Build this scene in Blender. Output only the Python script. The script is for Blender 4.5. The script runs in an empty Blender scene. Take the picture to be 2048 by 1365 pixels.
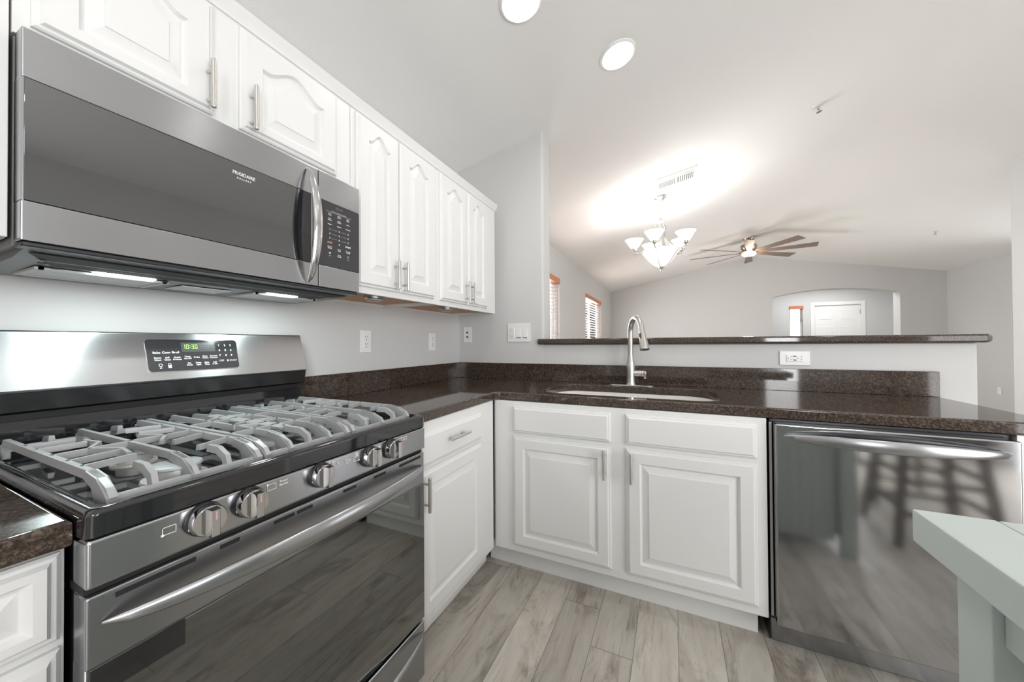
import bpy, bmesh, math, random
from mathutils import Vector, Matrix
random.seed(7)
R = math.radians
SC = bpy.context.scene
COL = SC.collection

# ------------------------------------------------------------------ camera
def basis(yaw, pitch, roll):
    a, b, c = R(yaw), R(pitch), R(roll)
    f = Vector((-math.sin(a)*math.cos(b), math.cos(a)*math.cos(b), math.sin(b)))
    r = Vector((math.cos(a), math.sin(a), 0)); u = r.cross(f)
    return r*math.cos(c)+u*math.sin(c), -r*math.sin(c)+u*math.cos(c), f
rr, uu, ff = basis(24.665, 0.5251, -0.3705)
cd = bpy.data.cameras.new('camera'); cam = bpy.data.objects.new('camera', cd); COL.objects.link(cam)
cam.matrix_world = Matrix(((rr.x, uu.x, -ff.x, 1.4667), (rr.y, uu.y, -ff.y, -2.2309), (rr.z, uu.z, -ff.z, 1.1643), (0, 0, 0, 1)))
cd.sensor_width = 36; cd.lens = 36*698.95/2048
cd.shift_x = -0.85/2048; cd.shift_y = -2.34/2048
cd.clip_start = 0.02
SC.camera = cam

# ------------------------------------------------------------------ world, exposure
W = bpy.data.worlds.new('daylight'); SC.world = W; W.use_nodes = True
W.node_tree.nodes['Background'].inputs[0].default_value = (0.93, 0.97, 1.0, 1)
W.node_tree.nodes['Background'].inputs[1].default_value = 2.2
SC.view_settings.view_transform = 'Standard'; SC.view_settings.look = 'None'
SC.view_settings.gamma = 1.0; SC.view_settings.exposure = 0.20; SC.view_settings.use_curve_mapping = False
SC.cycles.use_denoising = True
SC.cycles.max_bounces = 10; SC.cycles.diffuse_bounces = 6; SC.cycles.glossy_bounces = 5
SC.cycles.transparent_max_bounces = 12
SC.cycles.sample_clamp_indirect = 6.0
SC.cycles.caustics_reflective = False; SC.cycles.caustics_refractive = False

def area(name, loc, aim, sx, sy, power, color=(1, 1, 1), spread=180):
    l = bpy.data.lights.new(name, 'AREA'); l.shape = 'RECTANGLE'; l.size = sx; l.size_y = sy
    l.energy = power; l.color = color; l.spread = R(spread)
    o = bpy.data.objects.new(name, l); COL.objects.link(o); o.location = loc
    o.rotation_euler = Vector(aim).to_track_quat('-Z', 'Z' if abs(aim[2]) < .9 else 'Y').to_euler(); return o
DAY = (0.985, 0.99, 1.0)
area('daylight_patio_door', (2.98, -4.42, 1.15), (0, 1, 0), 0.40, 1.9, 32, DAY)
area('slider_fill', (4.25, -2.75, 1.15), (-1, 0, 0), 2.3, 1.9, 66, DAY)  # added fill at an unseen side slider, for more daylight in the kitchen
area('daylight_window_near', (-.098, 1.82, 1.46), (1, 0, 0), 1.46, .96, 78, DAY)
area('daylight_window_far', (-.098, 5.0, 1.46), (1, 0, 0), 1.46, .96, 78, DAY)
area('living_fill', (6.08, 4.25, 1.15), (-1, 0, 0), 2.6, 1.5, 22, DAY, 140)  # added fill panel, the solid right wall has no window here
area('foyer_fill', (4.6, 8.0, 2.52), (0, 0, -1), 1.6, 0.7, 24, DAY)  # added fill panel below the foyer ceiling to brighten the foyer

# ------------------------------------------------------------------ materials
def mat(name, color=(.8, .8, .8), rough=.5, metal=0.0, spec=.5, emit=None, estr=0.0, coat=0.0, aniso=0.0):
    m = bpy.data.materials.new(name); m.use_nodes = True
    b = m.node_tree.nodes['Principled BSDF']
    b.inputs['Base Color'].default_value = (*color, 1); b.inputs['Roughness'].default_value = rough
    b.inputs['Metallic'].default_value = metal; b.inputs['Specular IOR Level'].default_value = spec
    b.inputs['Coat Weight'].default_value = coat
    if emit: b.inputs['Emission Color'].default_value = (*emit, 1); b.inputs['Emission Strength'].default_value = estr
    if aniso:
        b.inputs['Anisotropic'].default_value = aniso
        t = m.node_tree.nodes.new('ShaderNodeTangent'); t.direction_type = 'RADIAL'; t.axis = 'Z'; b.inputs['Anisotropic Rotation'].default_value = .25
        m.node_tree.links.new(t.outputs[0], b.inputs['Tangent'])
    return m
def N(m, t, **k):
    n = m.node_tree.nodes.new(t)
    for a, v in k.items(): setattr(n, a, v)
    return n
def L(m, a, b): m.node_tree.links.new(a, b)
def bump_noise(m, scale, strength, detail=3, dist=.002, stretch=None):
    tc = N(m, 'ShaderNodeTexCoord'); n = N(m, 'ShaderNodeTexNoise'); b = N(m, 'ShaderNodeBump')
    n.inputs['Scale'].default_value = scale; n.inputs['Detail'].default_value = detail
    if stretch:
        mp = N(m, 'ShaderNodeMapping'); mp.inputs['Scale'].default_value = stretch
        L(m, tc.outputs['Object'], mp.inputs[0]); L(m, mp.outputs[0], n.inputs[0])
    else: L(m, tc.outputs['Object'], n.inputs[0])
    b.inputs['Strength'].default_value = strength; b.inputs['Distance'].default_value = dist
    L(m, n.outputs[0], b.inputs['Height']); L(m, b.outputs[0], m.node_tree.nodes['Principled BSDF'].inputs['Normal'])
    return m
WALL = bump_noise(mat('wall_paint_light_grey', (.635, .632, .627), .75, spec=.3), 60, .12)
CEIL = bump_noise(mat('ceiling_paint_warm_white', (.90, .895, .885), .8, spec=.25), 50, .12)
TRIM = mat('trim_white', (.86, .855, .84), .4)
CAB = bump_noise(mat('cabinet_white_paint', (.755, .752, .742), .32, spec=.45), 35, .03)
PLATE = mat('plate_white_plastic', (.85, .85, .84), .3)
DARK = mat('recess_dark', (.012, .012, .013), .6)
BLACK = mat('black_enamel', (.012, .012, .014), .06, spec=.7, coat=.5)
BLACKP = mat('black_plastic', (.03, .03, .033), .28)
STEEL = bump_noise(mat('brushed_steel', (.455, .460, .472), .24, 1.0, aniso=.8), 90, .03, stretch=(1, .02, 12), dist=.001)
STEELD = bump_noise(mat('dark_brushed_steel', (.385, .390, .400), .26, 1.0, aniso=.7), 90, .02, stretch=(1, .02, 12), dist=.001)
STEELW = bump_noise(mat('dishwasher_steel', (.43, .435, .447), .075, 1.0), 90, .015, stretch=(.02, 1, 12), dist=.001)
SMOKE = mat('smoked_black_steel', (.16, .16, .165), .3, 1.0)
CHROME = mat('polished_chrome', (.62, .61, .61), .12, 1.0)
NICKEL = mat('satin_nickel', (.62, .60, .57), .28, 1.0)
GLASSD = mat('mirror_black_glass_door', (.24, .245, .24), .03, 1.0)
GLASSM = mat('mirror_black_glass_microwave', (.215, .217, .222), .02, 1.0)
GLASSP = mat('black_glass_panel', (.085, .085, .09), .10, .6)
IRON = bump_noise(mat('grey_cast_iron', (.40, .405, .41), .42, .25), 120, .1, dist=.001)
CAP = mat('burner_cap_grey', (.46, .485, .50), .38, .1)
ALU = mat('cast_aluminium', (.60, .59, .57), .45, .35)
PRINT = mat('white_print', (.85, .85, .85), .5)
REDP = mat('red_print', (.75, .25, .16), .5)
ORP = mat('dial_red_mark', (.60, .36, .35), .4)
GREEN = mat('green_display_digits', (.2, .8, .1), .5, emit=(.42, 1.0, .12), estr=1.3)
GHOST = mat('unlit_display_segments', (.14, .14, .145), .4)
LED = mat('hood_lamp_lens', (.9, 1, 1), .3, emit=(.82, 1.0, .97), estr=9)
CAN = mat('downlight_lens', (1, 1, 1), .3, emit=(1.0, .98, .95), estr=26)
SHADE = mat('frosted_lamp_glass', (.95, .94, .92), .35, emit=(1.0, .985, .965), estr=.8)
FANL = mat('fan_lamp_glass', (.95, .9, .8), .35, emit=(1.0, .80, .52), estr=4)
SINK = mat('white_sink', (.80, .78, .74), .18, spec=.6)
WOODU = bump_noise(mat('unpainted_birch_underside', (.58, .29, .125), .5), 20, .05, stretch=(1, .1, 1))
BLIND = mat('cedar_blind', (.52, .20, .10), .4)
SLAT = mat('blind_slat', (.86, .78, .73), .45)
SLAT.node_tree.nodes['Principled BSDF'].inputs['Transmission Weight'].default_value = 0.0
BRONZE = mat('brushed_bronze', (.40, .30, .25), .25, 1.0)
BLADE = mat('weathered_fan_blade', (.24, .18, .15), .5)
SAGE = bump_noise(mat('sage_green_paint', (.52, .575, .56), .38), 40, .03)
STOOLM = mat('dark_stool_wood', (.10, .085, .075), .4)
PUCK = mat('puck_lens_grey', (.30, .32, .34), .2)
FILTER = mat('mesh_filter', (.42, .42, .42), .35, .8)
HOODP = mat('hood_underside', (.17, .175, .185), .40, .6)
RUBBER = mat('dark_rubber', (.03, .03, .03), .5)

# granite
GRAN = mat('brown_speckled_granite', (.05, .04, .035), .05, spec=.55)
def granite():
    m = GRAN; b = m.node_tree.nodes['Principled BSDF']
    tc = N(m, 'ShaderNodeTexCoord')
    n = N(m, 'ShaderNodeTexNoise'); n.inputs['Scale'].default_value = 150; n.inputs['Detail'].default_value = 6; n.inputs['Roughness'].default_value = .7
    r1 = N(m, 'ShaderNodeValToRGB'); e = r1.color_ramp.elements
    e[0].position = .34; e[0].color = (.020, .014, .011, 1); e[1].position = .62; e[1].color = (.125, .093, .073, 1)
    x = r1.color_ramp.elements.new(.5); x.color = (.048, .033, .025, 1)
    v = N(m, 'ShaderNodeTexVoronoi'); v.inputs['Scale'].default_value = 330
    lt = N(m, 'ShaderNodeMath', operation='LESS_THAN'); lt.inputs[1].default_value = .16
    n2 = N(m, 'ShaderNodeTexNoise'); n2.inputs['Scale'].default_value = 60
    gt = N(m, 'ShaderNodeMath', operation='GREATER_THAN'); gt.inputs[1].default_value = .56
    mu = N(m, 'ShaderNodeMath', operation='MULTIPLY')
    mx = N(m, 'ShaderNodeMix', data_type='RGBA')
    for k in (n, v, n2): L(m, tc.outputs['Object'], k.inputs[0])
    L(m, n.outputs[0], r1.inputs[0]); L(m, v.outputs['Distance'], lt.inputs[0]); L(m, n2.outputs[0], gt.inputs[0])
    L(m, lt.outputs[0], mu.inputs[0]); L(m, gt.outputs[0], mu.inputs[1]); L(m, mu.outputs[0], mx.inputs[0])
    L(m, r1.outputs[0], mx.inputs[6]); mx.inputs[7].default_value = (.30, .25, .20, 1)
    L(m, mx.outputs[2], b.inputs['Base Color'])
granite()

# plank floor
FLOOR = mat('greige_wood_planks', (.4, .37, .32), .42, spec=.4)
def planks():
    m = FLOOR; b = m.node_tree.nodes['Principled BSDF']
    tc = N(m, 'ShaderNodeTexCoord'); sp = N(m, 'ShaderNodeSeparateXYZ'); L(m, tc.outputs['Object'], sp.inputs[0])
    def M(op, a, c=None, d=None):
        n = N(m, 'ShaderNodeMath', operation=op)
        for i, q in enumerate((a, c, d)):
            if q is None: continue
            if isinstance(q, (int, float)): n.inputs[i].default_value = q
            else: L(m, q, n.inputs[i])
        return n.outputs[0]
    PW, PL = .1537, 1.22
    u = M('DIVIDE', M('ADD', sp.outputs[0], -.860+.1537*20), PW); iu = M('FLOOR', u); fu = M('FRACT', u)
    wn = N(m, 'ShaderNodeTexWhiteNoise', noise_dimensions='1D'); L(m, iu, wn.inputs['W'])
    v = M('ADD', M('DIVIDE', M('ADD', sp.outputs[1], 20.), PL), M('MULTIPLY', wn.outputs[0], 3.7)); iv = M('FLOOR', v); fv = M('FRACT', v)
    cx = N(m, 'ShaderNodeCombineXYZ'); L(m, iu, cx.inputs[0]); L(m, iv, cx.inputs[1])
    wb = N(m, 'ShaderNodeTexWhiteNoise', noise_dimensions='3D'); L(m, cx.outputs[0], wb.inputs[0])
    # grain coordinates, shifted per board
    sc = N(m, 'ShaderNodeVectorMath', operation='SCALE'); L(m, wb.outputs['Color'], sc.inputs[0]); sc.inputs['Scale'].default_value = 30
    ad = N(m, 'ShaderNodeVectorMath', operation='ADD'); L(m, tc.outputs['Object'], ad.inputs[0]); L(m, sc.outputs[0], ad.inputs[1])
    def noise(sx, sy, s, det, rough=.5, dist=0.):
        mp = N(m, 'ShaderNodeMapping'); mp.inputs['Scale'].default_value = (sx, sy, 1); L(m, ad.outputs[0], mp.inputs[0])
        n = N(m, 'ShaderNodeTexNoise'); n.inputs['Scale'].default_value = s; n.inputs['Detail'].default_value = det
        n.inputs['Roughness'].default_value = rough; n.inputs['Distortion'].default_value = dist; L(m, mp.outputs[0], n.inputs[0]); return n.outputs[0]
    g1 = noise(1, .05, 110, 5, .65, .6)      # fine grain
    g2 = noise(1, .22, 9, 5, .6, 1.6)      # cathedral streaks
    g3 = noise(1, .30, 6.5, 6, .72, 1.0)      # dark weathered patches
    def ramp(fac, stops):
        r = N(m, 'ShaderNodeValToRGB'); e = r.color_ramp.elements
        e[0].position, e[0].color = stops[0][0], (*stops[0][1], 1); e[1].position, e[1].color = stops[-1][0], (*stops[-1][1], 1)
        for p, c in stops[1:-1]: x = e.new(p); x.color = (*c, 1)
        L(m, fac, r.inputs[0]); return r.outputs[0]
    base = ramp(g2, [(.28, (.38, .335, .285)), (.48, (.465, .43, .38)), (.68, (.53, .50, .45))])
    dk = ramp(g3, [(.52, (0, 0, 0)), (.70, (1, 1, 1))])
    fine = ramp(g1, [(.32, (.55, .51, .47)), (.42, (1, 1, 1))])
    mx = N(m, 'ShaderNodeMix', data_type='RGBA'); L(m, M('MULTIPLY', dk, .8), mx.inputs[0]); L(m, base, mx.inputs[6]); mx.inputs[7].default_value = (.155, .125, .10, 1)
    m2 = N(m, 'ShaderNodeMix', data_type='RGBA', blend_type='MULTIPLY'); m2.inputs[0].default_value = .75; L(m, mx.outputs[2], m2.inputs[6]); L(m, fine, m2.inputs[7])
    # board tone + seams
    tone = M('MULTIPLY_ADD', wb.outputs['Value'], .28, .86)
    eu = M('MINIMUM', fu, M('SUBTRACT', 1., fu)); ev = M('MINIMUM', fv, M('SUBTRACT', 1., fv))
    seam = M('MAXIMUM', M('LESS_THAN', eu, .007), M('LESS_THAN', ev, .0010))
    tot = M('MULTIPLY', tone, M('SUBTRACT', 1., M('MULTIPLY', seam, .6)))
    vs = N(m, 'ShaderNodeVectorMath', operation='SCALE'); L(m, m2.outputs[2], vs.inputs[0]); L(m, tot, vs.inputs['Scale'])
    L(m, vs.outputs[0], b.inputs['Base Color'])
planks()

def thin_glass():
    m = bpy.data.materials.new('window_glass'); m.use_nodes = True; nt = m.node_tree; nt.nodes.clear()
    o = nt.nodes.new('ShaderNodeOutputMaterial'); t = nt.nodes.new('ShaderNodeBsdfTransparent'); g = nt.nodes.new('ShaderNodeBsdfGlossy')
    g.inputs['Roughness'].default_value = .02; x = nt.nodes.new('ShaderNodeMixShader'); f = nt.nodes.new('ShaderNodeFresnel')
    nt.links.new(f.outputs[0], x.inputs[0]); nt.links.new(t.outputs[0], x.inputs[1]); nt.links.new(g.outputs[0], x.inputs[2]); nt.links.new(x.outputs[0], o.inputs[0]); return m
GLASS = thin_glass()

# ------------------------------------------------------------------ mesh building
ORG = {}
class MB:
    def __init__(s): s.bm = bmesh.new()
    def add(s, tmp):
        mp = {v: s.bm.verts.new(v.co) for v in tmp.verts}
        for f in tmp.faces:
            try: s.bm.faces.new([mp[v] for v in f.verts])
            except ValueError: pass
        tmp.free(); return s
    def box(s, x0, x1, y0, y1, z0, z1, bevel=0, seg=2):
        t = bmesh.new(); bmesh.ops.create_cube(t, size=1)
        for v in t.verts: v.co = Vector(((x0+x1)/2+v.co.x*(x1-x0), (y0+y1)/2+v.co.y*(y1-y0), (z0+z1)/2+v.co.z*(z1-z0)))
        if bevel: bmesh.ops.bevel(t, geom=t.edges[:], offset=bevel, segments=seg, profile=.5, affect='EDGES')
        return s.add(t)
    def poly(s, pts):
        s.bm.faces.new([s.bm.verts.new(p) for p in pts]); return s
    def loops(s, lps, cap0=True, cap1=True, closed=True):
        vs = [[s.bm.verts.new(p) for p in l] for l in lps]; n = len(vs[0])
        for a, b in zip(vs, vs[1:]):
            for i in range(n if closed else n-1):
                j = (i+1) % n
                try: s.bm.faces.new((a[i], a[j], b[j], b[i]))
                except ValueError: pass
        if cap0: s.bm.faces.new(vs[0][::-1])
        if cap1: s.bm.faces.new(vs[-1])
        return s
    def prism(s, pts, ax, a, b):
        """pts: 2D outline in the two axes other than ax (cyclic xyz order without ax)"""
        def P(p, t): return {'x': (t, p[0], p[1]), 'y': (p[0], t, p[1]), 'z': (p[0], p[1], t)}[ax]
        return s.loops([[P(p, a) for p in pts], [P(p, b) for p in pts]])
    def sweep(s, path, sec, up=(0, 0, 1), scale=None, cap=True):
        """sec: 2D section (side, up); scale: per-point (su, sv)"""
        path = [Vector(p) for p in path]; up = Vector(up); ls = []
        for i, p in enumerate(path):
            d = (path[min(i+1, len(path)-1)]-path[max(i-1, 0)]).normalized()
            sd = d.cross(up)
            if sd.length < 1e-4: sd = d.cross(Vector((1, 0, 0)))
            sd.normalize(); u2 = sd.cross(d).normalized(); k = scale[i] if scale else (1, 1)
            ls.append([p+sd*a*k[0]+u2*b*k[1] for a, b in sec])
        return s.loops(ls, cap, cap)
    def tube(s, path, r, n=12, up=(0, 0, 1), rs=None):
        sec = [(r*math.cos(2*math.pi*i/n), r*math.sin(2*math.pi*i/n)) for i in range(n)]
        return s.sweep(path, sec, up, [(k/r, k/r) for k in rs] if rs else None)
    def bar(s, path, w, h, up=(0, 0, 1), top=.75):
        return s.sweep(path, [(-w/2, -h), (w/2, -h), (w/2*top+.0, 0), (-w/2*top, 0)], up)
    def lathe(s, prof, c, axis='z', n=24, cap0=True, cap1=True):
        c = Vector(c); ls = []
        A = {'z': (Vector((1, 0, 0)), Vector((0, 1, 0)), Vector((0, 0, 1))), 'x': (Vector((0, 1, 0)), Vector((0, 0, 1)), Vector((1, 0, 0))), 'y': (Vector((0, 0, 1)), Vector((1, 0, 0)), Vector((0, 1, 0)))}[axis] if isinstance(axis, str) else axis
        for r, h in prof:
            ls.append([c+A[0]*r*math.cos(2*math.pi*i/n)+A[1]*r*math.sin(2*math.pi*i/n)+A[2]*h for i in range(n)])
        return s.loops(ls, cap0, cap1)
    def text(s, txt, org, size, right=(0, 1, 0), up=(0, 0, 1), align='CENTER', bold=0, sx=1.0):
        cu = bpy.data.curves.new('t', 'FONT'); cu.body = txt; cu.size = size; cu.align_x = align; cu.align_y = 'CENTER'
        cu.resolution_u = 2; cu.offset = bold
        o = bpy.data.objects.new('t', cu); COL.objects.link(o); bpy.context.view_layer.update()
        me = o.to_mesh(); r, u, g = Vector(right), Vector(up), Vector(org)
        vs = [s.bm.verts.new(g+r*v.co.x*sx+u*v.co.y) for v in me.vertices]
        for p in me.polygons:
            try: s.bm.faces.new([vs[i] for i in p.vertices])
            except ValueError: pass
        o.to_mesh_clear(); bpy.data.objects.remove(o); bpy.data.curves.remove(cu); return s

def tag(o, label=None, cat=None, group=None, kind=None):
    if label: o['label'] = label
    if cat: o['category'] = cat
    if group: o['group'] = group
    if kind: o['kind'] = kind
    return o
def obj(name, mb, m, parent=None, label=None, recalc=True, sharp=38):
    L0 = ORG[parent.name] if parent else Vector((0, 0, 0))
    if recalc: bmesh.ops.recalc_face_normals(mb.bm, faces=mb.bm.faces[:])
    me = bpy.data.meshes.new(name)
    for v in mb.bm.verts: v.co -= L0
    mb.bm.to_mesh(me); mb.bm.free(); me.materials.append(m)
    me.shade_smooth(); me.set_sharp_from_angle(angle=R(sharp))
    o = bpy.data.objects.new(name, me); COL.objects.link(o)
    w = o.modifiers.new('weighted_normal', 'WEIGHTED_NORMAL'); w.keep_sharp = True; w.weight = 80
    if parent: o.parent = parent
    ORG[o.name] = L0
    if label: o['label'] = label
    return o
def thing(name, loc, label, cat, group=None):
    o = bpy.data.objects.new(name, None); COL.objects.link(o); o.location = loc; o.empty_display_size = .1
    ORG[o.name] = Vector(loc); return tag(o, label, cat, group)
def struct(name, mb, m, parent=None): return tag(obj(name, mb, m, parent), kind='structure')
def solo(name, mb, m, label, cat, group=None):
    """one-mesh thing, origin at world zero is moved to its own base"""
    bb = [v.co for v in mb.bm.verts]
    c = Vector(((min(v.x for v in bb)+max(v.x for v in bb))/2, (min(v.y for v in bb)+max(v.y for v in bb))/2, min(v.z for v in bb)))
    for v in mb.bm.verts: v.co -= c
    o = obj(name, mb, m); o.location = c; ORG[o.name] = c; return tag(o, label, cat, group)

# ------------------------------------------------------------------ dimensions
YS0, YS1 = -2.032, -1.280          # range and microwave, along the left wall
CZ, CB = .911, .871                # worktop top / underside
SL = .195                          # ceiling slope
def cz(x): return 2.47+SL*x if x < 3.082 else 2.47+SL*(6.164-x)
WT, YF = .15, 7.147

# ------------------------------------------------------------------ room shell
struct('floor', MB().box(-.3, 6.6, -4.8, 9.2, -.1, 0), FLOOR)
m = MB(); m.prism([(-.15, cz(-.15)), (3.082, cz(3.08)), (6.35, cz(6.35)), (6.35, cz(6.35)+.15), (3.082, cz(3.08)+.15), (-.15, cz(-.15)+.15)], 'y', -4.65, YF)
struct('ceiling', m, CEIL)
# left wall with two window openings
W1, W2, WZ0, WZ1 = (1.05, 2.59), (4.23, 5.77), .95, 2.085
m = MB(); ztop = 2.48
for a, b in ((-4.65, W1[0]), (W1[1], W2[0]), (W2[1], YF+.24)): m.box(-WT, 0, a, b, 0, ztop)
for a, b in (W1, W2): m.box(-WT, 0, a, b, 0, WZ0); m.box(-WT, 0, a, b, WZ1, ztop)
struct('wall_left', m, WALL)
# stub of full-height wall at the end of the sink run, with rounded corners
m = MB(); x0, x1, t = 0.0, .675, .1485; rc = .016
pl = [(x0, 0)]+[(x1-rc+rc*math.sin(a), rc-rc*math.cos(a)) for a in [R(q) for q in (0, 22, 45, 68, 90)]]+[(x1-rc+rc*math.cos(a), t-rc+rc*math.sin(a)) for a in [R(q) for q in (0, 22, 45, 68, 90)]]+[(x0, t)]
m.loops([[(p[0], p[1], 0) for p in pl], [(p[0], p[1], cz(p[0])+.01) for p in pl]])
struct('wall_back', m, WALL)
struct('wall_half', MB().box(.66, 2.674, 0.0, .13, 0, 1.153, .008), WALL)
# far wall with arched opening
AX0, AX1, AZ0, AZ1 = 3.46, 5.516, 2.133, 2.258; TF = .24
arch = [(AX0+(AX1-AX0)*i/24, AZ0+(AZ1-AZ0)*(1-((i-12)/12)**2)) for i in range(25)]
m = MB()
m.prism([(0, 0), (AX0, 0), (AX0, cz(3.46)+.03), (3.082, cz(3.08)+.03), (0, cz(0)+.03)], 'y', YF, YF+TF)
m.prism([(AX1, 0), (6.16, 0), (6.16, cz(6.16)+.03), (AX1, cz(AX1)+.03)], 'y', YF, YF+TF)
for i in range(24):
    (xa, za), (xb, zb) = arch[i], arch[i+1]; m.prism([(xa, za), (xb, zb), (xb, cz(xb)+.03), (xa, cz(xa)+.03)], 'y', YF, YF+TF)
struct('wall_far', m, WALL)
# right walls
m = MB(); m.box(6.16, 6.31, 2.67, YF+TF, 0, 2.6); struct('wall_right', m, WALL)
m = MB(); rc = .02; xw = 4.337
pl = [(xw+rc-rc*math.cos(a), 2.67-rc+rc*math.sin(a)) for a in [R(q) for q in (0, 22, 45, 68, 90)]]+[(6.16, 2.67), (6.16, 2.52), (xw+.15, 2.52), (xw+.15, .1), (xw, .1)]
m.loops([[(p[0], p[1], 0) for p in pl], [(p[0], p[1], cz(p[0])+.02) for p in pl]])
zc = cz(xw)+.02
m.box(xw, xw+.15, -1.55, .1, 0, zc); m.box(xw, xw+.15, -4.65, -3.95, 0, zc); m.box(xw, xw+.15, -3.95, -1.55, 2.1, zc)
struct('wall_kitchen_right', m, WALL)
m = MB(); 
m.prism([(0, 0), (2.74, 0), (2.74, cz(2.74)+.02), (0, cz(0)+.02)], 'y', -4.65, -4.5)
m.prism([(3.22, 0), (4.337, 0), (4.337, cz(4.337)+.02), (3.22, cz(3.22)+.02)], 'y', -4.65, -4.5)
m.prism([(2.74, 2.1), (3.22, 2.1), (3.22, cz(3.22)+.02), (3.082, cz(3.08)+.02), (2.74, cz(2.74)+.02)], 'y', -4.65, -4.5)
struct('wall_rear', m, WALL)
# foyer beyond the arch
FY = 8.9
m = MB(); m.box(2.2, 4.199, FY, FY+.15, 0, 2.62); m.box(4.199, 4.465, FY, FY+.15, 0, .25); m.box(4.199, 4.465, FY, FY+.15, 2.03, 2.62)
m.box(4.465, 4.70, FY, FY+.15, 0, 2.62); m.box(5.58, 6.5, FY, FY+.15, 0, 2.62); m.box(4.70, 5.58, FY, FY+.15, 2.05, 2.62)
m.box(2.05, 2.2, YF+TF, FY+.15, 0, 2.62); m.box(6.35, 6.5, YF+TF, FY+.15, 0, 2.62); m.box(6.3, 6.5, YF, YF+TF, 0, 2.62)
struct('wall_foyer', m, WALL)
struct('ceiling_foyer', MB().box(2.05, 6.5, YF+TF, FY+.15, 2.60, 2.7), CEIL)

def panel_relief(m, y, xa, xb, za, zb):
    """moulded panel on a door leaf facing -y at plane y"""
    def rect(i, d): return [(xa+i, y+d, za+i), (xb-i, y+d, za+i), (xb-i, y+d, zb-i), (xa+i, y+d, zb-i)]
    m.loops([rect(0, 0), rect(.006, -.006), rect(.014, -.006), rect(.024, .001), rect(.03, .001)], False, True)
# front door
d = MB().box(4.70, 5.58, FY+.02, FY+.06, .0, 2.05)
for c0, c1 in ((4.80, 5.06), (5.20, 5.46)):
    for z0, z1 in ((.25, .85), (.98, 1.52), (1.70, 1.93)): panel_relief(d, FY+.02, c0, c1, z0, z1)
dr = struct('door_1', d, TRIM)
dc = MB(); dc.box(4.62, 4.70, FY-.018, FY, 0, 2.13, .004); dc.box(5.58, 5.66, FY-.018, FY, 0, 2.13, .004); dc.box(4.70, 5.58, FY-.018, FY, 2.05, 2.13, .004)
obj('door_frame', dc, TRIM, dr)
h = MB(); [h.box(5.572, 5.584, FY-.006, FY+.02, z, z+.09) for z in (.25, 1.0, 1.83)]; obj('hinge', h, NICKEL, dr)

def window(name, axis, a0, a1, z0, z1, plane, fr=.04):
    """plane: coordinate of glazing; axis 'x' wall (normal x) or 'y' wall"""
    def B(m, u0, u1, z0, z1, d0, d1, bv=0):
        return m.box(d0, d1, u0, u1, z0, z1, bv) if axis == 'x' else m.box(u0, u1, d0, d1, z0, z1, bv)
    g = MB(); B(g, a0+.01, a1-.01, z0+.01, z1-.01, plane-.003, plane+.003); w = struct(name, g, GLASS)
    f = MB(); p0, p1 = plane-.02, plane+.02
    B(f, a0, a0+fr, z0, z1, p0, p1); B(f, a1-fr, a1, z0, z1, p0, p1); B(f, a0, a1, z0, z0+fr, p0, p1); B(f, a0, a1, z1-fr, z1, p0, p1)
    if a1-a0 > .8: B(f, (a0+a1)/2-.02, (a0+a1)/2+.02, z0, z1, p0, p1)
    obj('window_frame', f, TRIM, w); return w
w1 = window('window_1', 'x', W1[0], W1[1], WZ0, WZ1, -.12)
w2 = window('window_2', 'x', W2[0], W2[1], WZ0, WZ1, -.12)
for w, (a, b) in ((w1, W1), (w2, W2)): obj('window_sill', MB().box(-.1, .02, a-.02, b+.02, WZ0-.02, WZ0, .004), TRIM, w)
window('window_3', 'y', 4.199, 4.465, .25, 2.03, FY+.10, .03)
window('window_4', 'y', 2.74, 3.22, 0.0, 2.1, -4.58, .04)
window('window_5_added', 'x', -3.95, -1.55, 0.0, 2.1, 4.42, .06)  # added slider opening out of view, lets in extra daylight

# wooden blinds
def blind(ya, yb, label, split):
    t = thing('window_blind', (-.05, (ya+yb)/2, WZ1-.01), label, 'window blind', 'cedar blinds on the left wall')
    obj('valance', MB().box(-.075, .012, ya+.003, yb-.003, WZ1-.082, WZ1-.004, .006), BLIND, t)
    s = MB(); z = WZ0+.05
    while z < WZ1-.10:
        s.box(-.066, -.026, ya+.01, yb-.01, z, z+.0025)
        z += .050
    sl = obj('slats', s, SLAT, t)
    [obj('ladder_tape', MB().box(-.022, -.018, y-.005, y+.005, WZ0+.03, WZ1-.08), SLAT, t) for y in split]
    obj('bottom_rail', MB().box(-.072, -.020, ya+.01, yb-.01, WZ0+.012, WZ0+.03, .003), BLIND, t)
    c = MB(); c.tube([(-.012, yb-.06, WZ1-.1), (-.012, yb-.06, WZ0+.35)], .003, 6); c.lathe([(.003, 0), (.008, .01), (.006, .03)], (-.012, yb-.06, WZ0+.32), n=8); obj('tilt_cord', c, BLIND, t)
    return t
blind(W1[0], W1[1], 'half-hidden cedar blind just past the corner of the kitchen wall', (1.4, 2.24))
blind(W2[0], W2[1], 'cedar blind on the window nearest the far end wall', (4.62, 5.32))
t = thing('window_blind', (4.33, FY+.03, 2.0), 'short cedar valance over the narrow sidelight window by the front door', 'window blind')
obj('valance', MB().box(4.19, 4.475, FY-.03, FY+.04, 1.985, 2.062, .005), BLIND, t)
s = MB(); z = 1.72
while z < 1.98: s.box(4.205, 4.46, FY+.005, FY+.045, z, z+.003); z += .022
obj('slats', s, SLAT, t)

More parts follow.
